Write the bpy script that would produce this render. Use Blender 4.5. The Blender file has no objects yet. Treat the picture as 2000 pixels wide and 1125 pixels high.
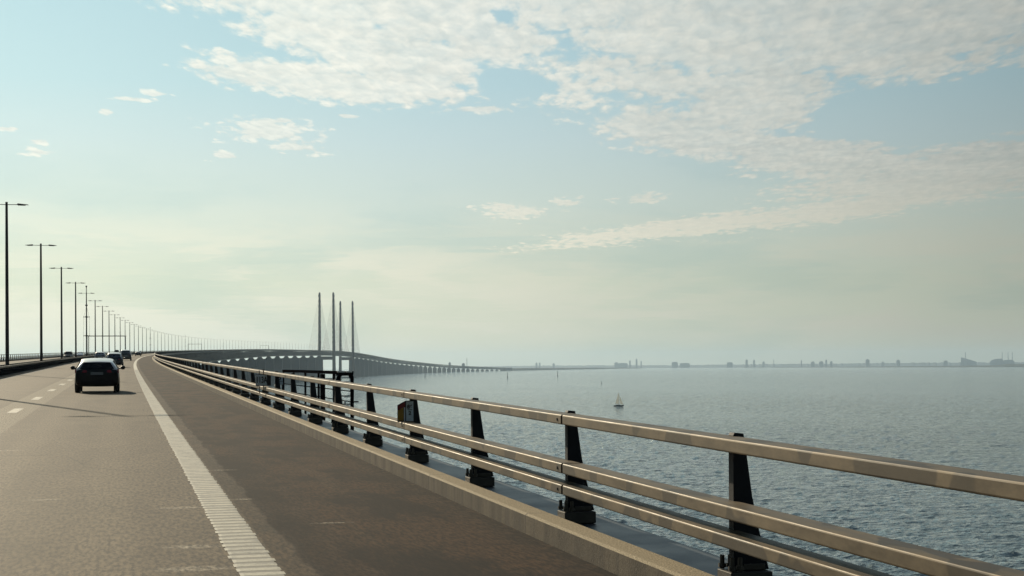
import bpy, bmesh, math, random
import numpy as np
from mathutils import Vector, Matrix
random.seed(7); rng = np.random.default_rng(7)
sc = bpy.context.scene
R = math.radians

# ------------------------------------------------------------------ camera
H = 34.327                    # eye above the sea
F = 3015.4                    # focal length in photo pixels (photo 2000 wide)
RE = 7.3e6                    # effective earth radius
cam_d = bpy.data.cameras.new("camera"); cam = bpy.data.objects.new("camera", cam_d)
sc.collection.objects.link(cam); sc.camera = cam
cam_d.sensor_width = 36.0; cam_d.lens = 36.0 * F / 2000.0
cam_d.shift_y = 148.0 / 2000.0
cam_d.clip_start = 0.2; cam_d.clip_end = 90000
cam.location = (0, 0, H)
cam.rotation_euler = (R(90), R(0.269), 0)

# ------------------------------------------------------------------ sun
SUN_AZ = R(-29.3)             # from +Y, negative = left
SUN_EL = R(21.9)
sd = Vector((math.sin(SUN_AZ)*math.cos(SUN_EL), math.cos(SUN_AZ)*math.cos(SUN_EL), math.sin(SUN_EL)))
sl = bpy.data.lights.new("sun", 'SUN'); sl.energy = 4.4; sl.angle = R(0.6); sl.color = (1.0, 0.86, 0.63)
so = bpy.data.objects.new("sun", sl); sc.collection.objects.link(so)
so.rotation_euler = (-sd).to_track_quat('-Z', 'Y').to_euler(); so.location = (-200, 300, 300)

# ------------------------------------------------------------------ exposure / render
vs = sc.view_settings; sc.display_settings.display_device = 'sRGB'
vs.view_transform = 'Standard'; vs.look = 'None'; vs.exposure = 0.0; vs.gamma = 1.0
cy = sc.cycles
cy.max_bounces = 6; cy.diffuse_bounces = 2; cy.glossy_bounces = 4; cy.transmission_bounces = 3
cy.volume_bounces = 0; cy.transparent_max_bounces = 6
cy.use_denoising = True
cy.caustics_reflective = False; cy.caustics_refractive = False

# ------------------------------------------------------------------ node helper
class NT:
    def __init__(s, nt): s.nt = nt; s.nt.nodes.clear()
    def n(s, t, **k):
        nd = s.nt.nodes.new(t)
        for a, v in k.items(): setattr(nd, a, v)
        return nd
    def l(s, a, b): s.nt.links.new(a, b)
    def put(s, sock, v):
        if isinstance(v, bpy.types.NodeSocket): s.l(v, sock)
        elif v is not None: sock.default_value = v
    def m(s, op, a, b=None, c=None, clamp=False):
        nd = s.n('ShaderNodeMath', operation=op, use_clamp=clamp)
        for i, v in enumerate((a, b, c)): s.put(nd.inputs[i], v)
        return nd.outputs[0]
    def mr(s, v, a, b, c=0.0, d=1.0, t='SMOOTHSTEP'):
        nd = s.n('ShaderNodeMapRange', interpolation_type=t)
        for i, q in enumerate((v, a, b, c, d)): s.put(nd.inputs[i], q)
        return nd.outputs[0]
    def mix(s, f, a, b, bt='MIX'):
        nd = s.n('ShaderNodeMix', data_type='RGBA', blend_type=bt, clamp_factor=True)
        s.put(nd.inputs[0], f)
        for i, q in ((6, a), (7, b)):
            if isinstance(q, tuple) and len(q) == 3: q = (*q, 1)
            s.put(nd.inputs[i], q)
        return nd.outputs[2]
    def ramp(s, f, stops):
        nd = s.n('ShaderNodeValToRGB'); cr = nd.color_ramp
        while len(cr.elements) < len(stops): cr.elements.new(0.5)
        for e, (p, c) in zip(cr.elements, stops): e.position = p; e.color = (*c, 1)
        s.put(nd.inputs[0], f); return nd.outputs[0]
    def noise(s, vec, scale, detail=3, rough=.5, dist=0.0, lac=2.0):
        nd = s.n('ShaderNodeTexNoise'); s.put(nd.inputs['Vector'], vec)
        nd.inputs['Scale'].default_value = scale; nd.inputs['Detail'].default_value = detail
        nd.inputs['Roughness'].default_value = rough; nd.inputs['Distortion'].default_value = dist
        nd.inputs['Lacunarity'].default_value = lac
        return nd.outputs['Fac']
    def comb(s, x, y, z):
        nd = s.n('ShaderNodeCombineXYZ')
        for i, v in enumerate((x, y, z)): s.put(nd.inputs[i], v)
        return nd.outputs[0]
    def sep(s, v):
        nd = s.n('ShaderNodeSeparateXYZ'); s.put(nd.inputs[0], v); return nd.outputs
    def mapping(s, v, loc=(0,0,0), rot=(0,0,0), scale=(1,1,1), t='POINT'):
        nd = s.n('ShaderNodeMapping', vector_type=t); s.put(nd.inputs[0], v)
        nd.inputs[1].default_value = loc; nd.inputs[2].default_value = rot; nd.inputs[3].default_value = scale
        return nd.outputs[0]

def srgb(r, g, b):
    f = lambda c: ((c/255+.055)/1.055)**2.4 if c > 10 else c/255/12.92
    return (f(r), f(g), f(b))

# ------------------------------------------------------------------ sky
world = bpy.data.worlds.new("World"); sc.world = world; world.use_nodes = True
W = NT(world.node_tree)
tc = W.n('ShaderNodeTexCoord').outputs['Generated']
X, Y, Z = W.sep(tc)[:]
az = W.m('ARCTAN2', X, Y)
hyp = W.m('SQRT', W.m('ADD', W.m('MULTIPLY', X, X), W.m('MULTIPLY', Y, Y)))
el = W.m('DIVIDE', Z, W.m('MAXIMUM', hyp, 0.001))
sky = W.n('ShaderNodeTexSky', sky_type='NISHITA', sun_disc=False, sun_elevation=SUN_EL,
          sun_rotation=SUN_AZ, air_density=1.0, dust_density=2.0, ozone_density=1.0)
nish = W.mix(1.0, sky.outputs[0], (0.07, 0.07, 0.07), 'MULTIPLY')
elr = W.mr(el, 0.0, 0.30, t='LINEAR')
base = W.ramp(elr, [(0.0, srgb(226,225,199)), (0.18, srgb(216,222,200)), (0.33, srgb(207,220,210)),
                    (0.48, srgb(194,214,215)), (0.60, srgb(180,208,214)), (0.85, srgb(164,196,207))])
# the side towards the sun is brighter
dots = W.n('ShaderNodeVectorMath', operation='DOT_PRODUCT'); W.l(tc, dots.inputs[0]); dots.inputs[1].default_value = tuple(sd)
sunf = W.ramp(W.mr(dots.outputs['Value'], -0.2, 1.0, t='LINEAR'),
              [(0.0, (.16,.17,.18)), (0.5, (.24,.25,.27)), (0.72, (.60,.615,.625)), (0.83, (.86,.87,.88)), (0.90, (1.05,1.05,1.05)), (0.945, (1.20,1.19,1.15)), (1.0, (1.5,1.45,1.35))])
base = W.mix(1.0, base, sunf, 'MULTIPLY')
# clouds on a flat layer overhead
zc = W.m('ADD', W.m('MAXIMUM', Z, 0.0), 0.015)
cp = W.comb(W.m('DIVIDE', X, zc), W.m('DIVIDE', Y, zc), 0.0)
def pa(px, py):               # photo pixel -> azimuth, tan(elevation)
    y = py + .0047*(px-1000); a = (px-1000)/F; e = (710.5-y)/F
    return math.atan(a), e/math.sqrt(1+a*a)
ae = W.comb(az, el, 0.0)
wn = W.n('ShaderNodeTexNoise'); W.l(cp, wn.inputs['Vector']); wn.inputs['Scale'].default_value = 2.2; wn.inputs['Detail'].default_value = 3
wv = W.n('ShaderNodeVectorMath', operation='SUBTRACT'); W.l(wn.outputs['Color'], wv.inputs[0]); wv.inputs[1].default_value = (.5,.5,.5)
wm = W.n('ShaderNodeVectorMath', operation='MULTIPLY'); W.l(wv.outputs[0], wm.inputs[0]); wm.inputs[1].default_value = (.035,.012,0)
wa = W.n('ShaderNodeVectorMath', operation='ADD'); W.l(ae, wa.inputs[0]); W.l(wm.outputs[0], wa.inputs[1])
aew = wa.outputs[0]
def blob(px, py, rx, ry, rot=0.0, k=1.0):
    a, e = pa(px, py)
    v = W.mapping(aew, (a, e, 0), (0, 0, R(rot)), (rx/F, ry/F, 1), 'TEXTURE')
    ln = W.n('ShaderNodeVectorMath', operation='LENGTH'); W.l(v, ln.inputs[0])
    return W.m('MULTIPLY', W.m('SUBTRACT', 1.0, ln.outputs['Value']), k)
def union(lst):
    o = lst[0]
    for q in lst[1:]: o = W.m('SMOOTH_MAX', o, q, 0.12)
    return o
big = union([blob(560, -25, 400, 92, -8), blob(720, 88, 300, 62, -13), blob(640, 158, 300, 38, -6), blob(900, 40, 260, 90, -12),
             blob(460, 143, 110, 20, -4, .8), blob(820, 130, 160, 70, -10),
             blob(1380, -10, 620, 150, -6), blob(1800, 20, 560, 150, 6), blob(1330, 258, 180, 55, -10), blob(1480, 190, 190, 90, 10),
             blob(1600, 310, 330, 48, -10), blob(1900, 330, 380, 62, 5), blob(1280, 150, 270, 62, -14, .55), blob(1330, 100, 300, 50, -12, .8),
             blob(1700, 400, 320, 26, 8, .8), blob(1330, 443, 320, 20, 7, .8), blob(1120, 170, 150, 50, -8, .35)])
hole = union([blob(1760, 222, 200, 46, 3), blob(1930, 205, 240, 60, 9), blob(1000, 165, 90, 34, -5, .8), blob(990, 30, 60, 22, -20, .5)])
big = W.m('SUBTRACT', big, W.m('MULTIPLY', W.m('MAXIMUM', hole, 0.0), 1.5))
small = union([blob(520, 258, 120, 26, -2), blob(580, 288, 60, 13, 0), blob(510, 238, 110, 9, 4), blob(275, 193, 38, 6), blob(315, 178, 24, 6), blob(203, 215, 18, 8),
               blob(62, 300, 40, 7), blob(80, 287, 28, 6), blob(15, 255, 24, 5), blob(950, 213, 75, 11, 0), blob(1000, 411, 85, 14, 0), blob(1255, 384, 55, 13, 0), blob(1110, 392, 30, 8),
               blob(420, 304, 30, 6), blob(695, 226, 28, 5)])
n1 = W.noise(W.mapping(cp, scale=(1.0, .45, 1)), 9.0, 5, .6); n2 = W.noise(cp, 2.6, 4, .6); n3 = W.noise(W.mapping(cp, scale=(1.2, .42, 1)), 17.0, 5, .6, .3)
def puffs(loc):
    nn = W.n('ShaderNodeTexNoise'); cm = W.mapping(cp, loc=loc, scale=(1.2, .40, 1)); W.l(cm, nn.inputs['Vector']); nn.inputs['Scale'].default_value = 9; nn.inputs['Detail'].default_value = 3
    sc_ = W.n('ShaderNodeVectorMath', operation='SCALE'); W.l(nn.outputs['Color'], sc_.inputs[0]); sc_.inputs['Scale'].default_value = .09
    ad = W.n('ShaderNodeVectorMath', operation='ADD'); W.l(cm, ad.inputs[0]); W.l(sc_.outputs[0], ad.inputs[1])
    vo = W.n('ShaderNodeTexVoronoi', feature='F1'); W.l(ad.outputs[0], vo.inputs['Vector']); vo.inputs['Scale'].default_value = 17; 
    return vo.outputs['Distance']
pf = puffs((0,0,0)); pf2 = puffs((.004,-.010,0))
det = W.m('ADD', W.m('ADD', W.m('MULTIPLY', n1, .8), W.m('MULTIPLY', n2, .7)), W.m('MULTIPLY', n3, .9))   # about 1.2
det = W.m('SUBTRACT', det, 1.2)
thin = W.m('MULTIPLY', W.m('SUBTRACT', .50, pf), .38)
det = W.m('ADD', det, thin)
dbig = W.mr(W.m('ADD', W.m('MULTIPLY', big, 1.35), W.m('MULTIPLY', det, 1.35)), -0.08, .46)
dsm = W.mr(W.m('ADD', W.m('MULTIPLY', small, 1.1), W.m('MULTIPLY', det, 2.3)), -0.05, .62)
n4 = W.noise(W.mapping(aew, scale=(5, 30, 1)), 1.0, 6, .62, .5)
n5 = W.noise(W.mapping(aew, loc=(3,1,0), scale=(4, 17, 1)), 1.0, 5, .6, .3)
lowm = W.m('MULTIPLY', W.mr(n4, .43, .60), W.m('MULTIPLY', W.mr(el, 0.005, 0.02), W.mr(el, .115, .05)))
dens = W.m('MAXIMUM', W.m('MULTIPLY', dbig, W.mr(W.m('ADD', n1, W.m('MULTIPLY', n3, .6)), .62, .95, .76, .97, 'LINEAR')), W.m('MULTIPLY', dsm, .80))
rel = W.m('ADD', W.m('MULTIPLY', W.m('SUBTRACT', pf, pf2), .8), W.m('ADD', W.m('MULTIPLY', W.m('SUBTRACT', pf, .45), .22), W.m('MULTIPLY', W.m('SUBTRACT', n3, .5), -1.6)))
thick = W.m('ADD', W.m('MULTIPLY', W.m('SUBTRACT', n2, .5), -1.4), rel)
ccol = W.mix(W.mr(thick, -.5, .6, t='LINEAR'), srgb(240,241,231), srgb(206,213,208))
ccol = W.mix(W.mr(el, .06, .14), srgb(250,245,224), ccol)
csun = W.ramp(W.mr(dots.outputs['Value'], -0.2, 1.0, t='LINEAR'),
              [(0.0, (.16,.17,.18)), (0.5, (.24,.25,.26)), (0.72, (.53,.535,.535)), (0.83, (.81,.81,.805)), (0.90, (1.04,1.03,1.02)), (0.945, (1.16,1.15,1.12)), (1.0, (1.3,1.26,1.2))])
ccol = W.mix(1.0, ccol, csun, 'MULTIPLY')
base = W.mix(W.m('MULTIPLY', W.mr(n5, .45, .65), W.mr(el, .20, .04, 0, .8)), base, W.mix(1.0, base, (.82,.90,.94), 'MULTIPLY'))
col = W.mix(W.m('MULTIPLY', lowm, .75), base, W.mix(1.0, srgb(236,234,214), csun, 'MULTIPLY'))
col = W.mix(dens, col, ccol)
up = W.mr(el, .45, 1.1)
col = W.mix(up, col, nish)
bg = W.n('ShaderNodeBackground'); W.l(col, bg.inputs['Color']); bg.inputs['Strength'].default_value = 1.0
wo = W.n('ShaderNodeOutputWorld'); W.l(bg.outputs[0], wo.inputs['Surface'])

# ------------------------------------------------------------------ materials
MATS = {}
def mat(name):
    m = bpy.data.materials.new(name); m.use_nodes = True; MATS[name] = m
    T = NT(m.node_tree); b = T.n('ShaderNodeBsdfPrincipled'); o = T.n('ShaderNodeOutputMaterial'); T.l(b.outputs[0], o.inputs[0])
    return m, T, b
def simple(name, col, rough=.6, metal=0.0, var=.15, scale=3.0, coat=0.0, bump=0.0, spec=.5):
    m, T, b = mat(name)
    t = T.n('ShaderNodeTexCoord').outputs['Object']
    n = T.noise(t, scale, 4, .6)
    lo = tuple(c*(1-var) for c in col); hi = tuple(min(1, c*(1+var)) for c in col)
    T.l(T.mix(T.mr(n, .3, .7, t='LINEAR'), lo, hi), b.inputs['Base Color'])
    T.l(T.mr(n, .3, .7, max(0, rough-.07), min(1, rough+.07), 'LINEAR'), b.inputs['Roughness'])
    b.inputs['Metallic'].default_value = metal; b.inputs['Coat Weight'].default_value = coat
    b.inputs['Specular IOR Level'].default_value = spec
    b.inputs['Coat Roughness'].default_value = .04
    if bump:
        bn = T.n('ShaderNodeBump'); bn.inputs['Distance'].default_value = bump; T.l(T.noise(t, scale*6, 3), bn.inputs['Height']); T.l(bn.outputs[0], b.inputs['Normal'])
    return m

def uvsock(T): return T.n('ShaderNodeUVMap').outputs[0]
# asphalt: UV = (metres to the right of the lane centre line, metres along the road)
m, T, b = mat('asphalt')
uv = uvsock(T); U, V, _ = T.sep(uv)[:]
g1 = T.mr(T.m('ADD', T.m('MULTIPLY', T.noise(T.mapping(uv, scale=(1, .20, 1)), 24, 2, .5), .6), T.m('MULTIPLY', T.noise(T.mapping(uv, scale=(1, .5, 1)), 34, 2, .6), .4)), .40, .60, t='LINEAR'); g2 = T.mr(T.noise(T.mapping(uv, scale=(1, .3, 1)), 1.0, 6, .7), .3, .7, t='LINEAR'); g3 = T.noise(T.mapping(uv, scale=(1, .05, 1)), 3.0, 3, .6)
g0 = T.noise(uv, 70, 2, .8)
wob = T.m('MULTIPLY', T.m('SUBTRACT', T.noise(T.mapping(uv, scale=(.4, .7, 1)), 1.2, 4, .6), .5), .30)
Uw = T.m('ADD', U, wob)
shoulder = T.m('MAXIMUM', T.mr(Uw, 1.50, 1.60), T.mr(U, 1.30, 1.36, 0, .6))
lane = T.mix(g2, (.062,.046,.027), (.130,.099,.062))
trk = T.m('MAXIMUM', T.mr(T.m('ABSOLUTE', T.m('ADD', U, .15)), .45, .1), T.mr(T.m('ABSOLUTE', T.m('ADD', U, 1.75)), .45, .1))
trk = T.m('MAXIMUM', trk, T.mr(T.m('ABSOLUTE', T.m('ADD', U, 5.3)), 1.6, .6))
lane = T.mix(T.m('MULTIPLY', trk, .5), lane, (.150,.117,.076))
band = T.mr(T.m('ABSOLUTE', T.m('ADD', U, 3.13)), .62, .50)
lane = T.mix(T.m('MULTIPLY', band, .75), lane, (.21,.18,.13))
sh = T.mix(T.mr(g2, .3, .7), (.007,.0036,.0018), (.044,.023,.011))
sh = T.mix(T.m('MULTIPLY', T.mr(g3, .55, .75), .35), sh, (.085,.057,.034))
col = T.mix(shoulder, lane, sh)
seam = T.m('MULTIPLY', T.mr(T.m('ABSOLUTE', T.m('SUBTRACT', Uw, 1.62)), .10, .0), T.mr(g2, .35, .55))
col = T.mix(T.m('MULTIPLY', seam, .8), col, (.022,.017,.014))
seam2 = T.m('MULTIPLY', T.mr(T.m('ABSOLUTE', T.m('SUBTRACT', Uw, 2.02)), .22, .05), T.mr(g2, .45, .65))
col = T.mix(T.m('MULTIPLY', seam2, .45), col, (.03,.022,.017))
# dirt gathered against the kerb
col = T.mix(T.m('MULTIPLY', T.mr(Uw, 3.35, 3.95), .7), col, (.032,.022,.015))
grit = T.m('MULTIPLY', T.mr(Uw, 3.70, 3.90), T.mr(T.noise(T.mapping(uv, scale=(1, .6, 1)), 7, 5, .8), .44, .52))
col = T.mix(T.m('MULTIPLY', grit, .9), col, (.010,.007,.005))
# long tyre scrape and hairline cracks on the shoulder
scr = T.m('ABSOLUTE', T.m('SUBTRACT', U, T.m('ADD', 1.75, T.m('MULTIPLY', T.m('POWER', T.m('MAXIMUM', T.m('SUBTRACT', V, 20), 0.0), 1.4), .022))))
col = T.mix(T.m('MULTIPLY', T.m('MULTIPLY', T.mr(scr, .26, .03), T.mr(V, 46, 38)), T.mr(g2, .2, .7, .15, .6)), col, (.010,.007,.005))
vc = T.n('ShaderNodeTexVoronoi', feature='DISTANCE_TO_EDGE'); T.l(T.mapping(uv, scale=(.55, .16, 1)), vc.inputs['Vector']); vc.inputs['Scale'].default_value = 1.0
crk = T.m('MULTIPLY', T.mr(T.m('ADD', vc.outputs['Distance'], T.m('MULTIPLY', T.noise(uv, 5, 3, .7), .03)), .024, .016), T.mr(T.noise(uv, .25, 2, .5), .5, .56))
col = T.mix(T.m('MULTIPLY', crk, .6), col, (.012,.009,.007))
# whitish scuffs by the edge line and a dark cold joint
def spot(cu, cv, ru, rv):
    v = T.mapping(uv, (cu, cv, 0), (0,0,0), (ru, rv, 1), 'TEXTURE'); ln = T.n('ShaderNodeVectorMath', operation='LENGTH'); T.l(v, ln.inputs[0])
    return T.m('MULTIPLY', T.mr(ln.outputs['Value'], 1.0, .3), T.mr(T.noise(T.mapping(uv, scale=(1, 3, 1)), 9, 4, .7), .42, .58))
sp = None
for q in ((.70, 18.55, .40, .16), (.66, 14.85, .36, .20), (.60, 13.35, .45, .22), (1.52, 24.2, .32, .10), (1.46, 19.4, .2, .12), (-.9, 20, .3, .12), (2.2,16.5,.3,.08), (-2.0, 30, .4, .2)):
    s_ = spot(*q); sp = s_ if sp is None else T.m('MAXIMUM', sp, s_)
col = T.mix(T.m('MULTIPLY', sp, .75), col, (.42,.37,.29))
dk = None
for q in ((3.27, 20.4, .34, .13), (3.0, 31, .5, .2), (2.6, 33, .5, .3), (3.5, 27, .3, .5)):
    s_ = spot(*q); dk = s_ if dk is None else T.m('MAXIMUM', dk, s_)
col = T.mix(T.m('MULTIPLY', dk, .85), col, (.012,.010,.009))
col = T.mix(g1, T.mix(1.0, col, (.36,.36,.36), 'MULTIPLY'), T.mix(1.0, col, (1.75,1.70,1.60), 'MULTIPLY'))
T.l(col, b.inputs['Base Color'])
T.l(T.mix(shoulder, (.78,.78,.78), (.95,.95,.95)), b.inputs['Roughness'])
b.inputs['Specular IOR Level'].default_value = .12

m, T, b = mat('road_paint'); uv = uvsock(T)
n = T.noise(uv, 18, 4, .7); n2_ = T.noise(uv, 2.0, 3, .6)
T.l(T.mix(T.mr(T.sep(uv)[1], 60, 170), T.mix(n, (.10,.08,.05), (.22,.18,.12)), (.44,.40,.29)), b.inputs['Base Color']); b.inputs['Roughness'].default_value = .6
m, T, b = mat('road_paint_ribs'); uv = uvsock(T)
n = T.noise(uv, 18, 4, .7)
T.l(T.mix(T.mr(T.noise(uv, 3.0, 4, .7), .3, .6), T.mix(T.mr(n, .4, .55), (.14,.11,.075), (.34,.30,.21)), T.mix(T.mr(n, .25, .55), (.32,.275,.185), (.56,.49,.345))), b.inputs['Base Color']); b.inputs['Roughness'].default_value = .55

m, T, b = mat('lane_paint'); uv = uvsock(T)
T.l(T.mix(T.mr(T.noise(T.mapping(uv, scale=(1, .4, 1)), 6, 4, .8), .35, .6), (.16,.13,.09), (.42,.385,.29)), b.inputs['Base Color']); b.inputs['Roughness'].default_value = .7
m, T, b = mat('kerb_concrete'); uv = uvsock(T); U, V, _ = T.sep(uv)[:]
n = T.noise(uv, 60, 3, .8); n2_ = T.noise(T.mapping(uv, scale=(.6, 1.2, 1)), 2.2, 5, .65)
stain = T.mr(T.noise(T.mapping(uv, scale=(.5, 3.5, 1)), 1.3, 4, .75), .52, .62)
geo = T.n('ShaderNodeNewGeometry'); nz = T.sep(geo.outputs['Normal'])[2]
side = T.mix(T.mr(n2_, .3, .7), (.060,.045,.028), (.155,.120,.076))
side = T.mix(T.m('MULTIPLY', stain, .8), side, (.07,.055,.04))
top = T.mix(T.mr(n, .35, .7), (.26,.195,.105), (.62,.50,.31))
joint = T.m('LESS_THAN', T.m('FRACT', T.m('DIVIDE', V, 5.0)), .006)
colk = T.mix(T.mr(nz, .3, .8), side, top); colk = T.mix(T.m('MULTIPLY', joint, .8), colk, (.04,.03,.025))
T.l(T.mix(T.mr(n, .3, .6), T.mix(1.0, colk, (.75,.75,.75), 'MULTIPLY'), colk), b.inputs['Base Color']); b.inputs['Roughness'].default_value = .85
bn = T.n('ShaderNodeBump'); bn.inputs['Distance'].default_value = .01; T.l(n, bn.inputs['Height']); T.l(bn.outputs[0], b.inputs['Normal'])

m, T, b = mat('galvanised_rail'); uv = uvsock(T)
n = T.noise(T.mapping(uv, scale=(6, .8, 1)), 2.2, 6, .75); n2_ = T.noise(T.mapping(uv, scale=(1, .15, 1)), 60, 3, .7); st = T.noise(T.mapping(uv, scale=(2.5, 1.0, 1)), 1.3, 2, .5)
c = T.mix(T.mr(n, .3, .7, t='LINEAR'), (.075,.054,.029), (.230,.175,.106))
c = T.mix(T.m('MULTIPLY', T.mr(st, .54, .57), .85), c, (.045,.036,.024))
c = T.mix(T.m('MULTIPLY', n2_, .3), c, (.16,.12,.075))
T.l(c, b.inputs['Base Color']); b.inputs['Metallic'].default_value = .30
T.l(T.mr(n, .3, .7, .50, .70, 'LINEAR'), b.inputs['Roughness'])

simple('dark_steel', (.018,.020,.024), .65, 0, .3, 2.0, spec=.2)
simple('deck_steel', (.030,.042,.055), .50, .1, .3, 1.2)
simple('base_plate_steel', (.10,.085,.065), .6, .3, .35, 8.0)
simple('lamp_steel', (.050,.046,.044), .5, .4, .2, 1.0)
simple('truss_steel', (.016,.028,.046), .6, .1, .15, .3)
simple('deck_concrete', (.065,.085,.11), .8, 0, .15, .4)
simple('pier_concrete', (.026,.050,.080), .85, 0, .12, .15)
simple('pylon_concrete', (.055,.050,.065), .85, 0, .15, .08)
simple('pylon_anchor', (.03,.027,.035), .8, 0, .1, .3)
simple('cable_black', (.05,.055,.06), .5)
simple('black_plastic', (.006,.006,.007), .7, 0, .2, 5, spec=.2)
simple('matt_black', (.008,.008,.010), .9, 0, .2, 5, spec=.0)
simple('rubber', (.018,.018,.018), .8, 0, .2, 9)
simple('rim_metal', (.35,.35,.36), .35, .8, .1, 5)
simple('glass_dark', (.002,.002,.003), .10, 0, .1, 3, spec=.3)
simple('paint_black', (.003,.003,.004), .45, 0, .1, 2, coat=.15, spec=.25)
simple('paint_sky_sheen', (.80,.79,.74), .4, 0, .05, 2, coat=.5)
simple('paint_navy', (.020,.030,.050), .30, .3, .1, 2, coat=1.0)
simple('paint_grey', (.10,.105,.11), .35, .5, .1, 2, coat=1.0)
simple('paint_white', (.65,.65,.63), .35, 0, .05, 2, coat=1.0)
simple('paint_silver', (.32,.32,.33), .3, .7, .05, 2, coat=1.0)
simple('paint_red', (.25,.02,.02), .35, 0, .05, 2, coat=1.0)
simple('taillight_red', (.28,.010,.014), .2, 0, .3, 30, coat=.6)
simple('headlight_glass', (.5,.5,.5), .1, 0, .1, 30, coat=.6)
simple('plate_white', (.20,.22,.23), .5, 0, .1, 30)
simple('fixture_white', (.80,.79,.74), .45, 0, .08, 20)
simple('sign_grey', (.60,.68,.72), .5, 0, .12, 14)
simple('sign_black', (.010,.010,.012), .5, 0, .1, 14)
simple('sign_yellow', (.27,.16,.010), .5, 0, .15, 14)
simple('sign_red', (.17,.010,.010), .5, 0, .15, 14)
m, T, b = mat('sail_cloth'); tl = T.n('ShaderNodeBsdfTranslucent'); tl.inputs[0].default_value = (.75,.76,.72,1); b.inputs['Base Color'].default_value = (.75,.76,.74,1)
ms = T.n('ShaderNodeMixShader'); ms.inputs[0].default_value = .55; T.l(b.outputs[0], ms.inputs[1]); T.l(tl.outputs[0], ms.inputs[2])
T.l(ms.outputs[0], [n_ for n_ in T.nt.nodes if n_.type == 'OUTPUT_MATERIAL'][0].inputs[0])
simple('hull_dark', (.02,.022,.03), .3, 0, .1, 2)
simple('hull_pale', (.4,.4,.4), .4, 0, .1, 2)
simple('marker_dark', (.035,.045,.04), .6, 0, .2, 1)
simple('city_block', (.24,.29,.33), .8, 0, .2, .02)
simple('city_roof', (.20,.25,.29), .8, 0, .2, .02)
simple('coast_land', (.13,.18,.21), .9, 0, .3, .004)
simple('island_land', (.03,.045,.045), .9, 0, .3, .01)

# sea
m, T, b = mat('sea'); ob = T.n('ShaderNodeTexCoord').outputs['Object']
rotv = T.mapping(ob, rot=(0,0,R(-20)), scale=(1.0, 1.9, 1))
w1 = T.noise(rotv, .085, 3, .55, .3); w2 = T.noise(rotv, .30, 4, .62, .2); w3 = T.noise(rotv, 1.1, 3, .6)
gust = T.noise(T.mapping(ob, scale=(.5, 1, 1)), .0022, 4, .55)
hgt = T.m('ADD', T.m('ADD', T.m('MULTIPLY', w1, 2.6), T.m('MULTIPLY', w2, 1.3)), T.m('MULTIPLY', w3, .30))
bn = T.n('ShaderNodeBump'); bn.inputs['Distance'].default_value = 1.0
T.l(T.mr(gust, .3, .7, .55, 1.0, 'LINEAR'), bn.inputs['Strength']); T.l(hgt, bn.inputs['Height']); T.l(bn.outputs[0], b.inputs['Normal'])
b.inputs['Base Color'].default_value = (.205,.270,.280,1); b.inputs['Roughness'].default_value = .07; b.inputs['IOR'].default_value = 1.33
b.inputs['Specular IOR Level'].default_value = .75

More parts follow.
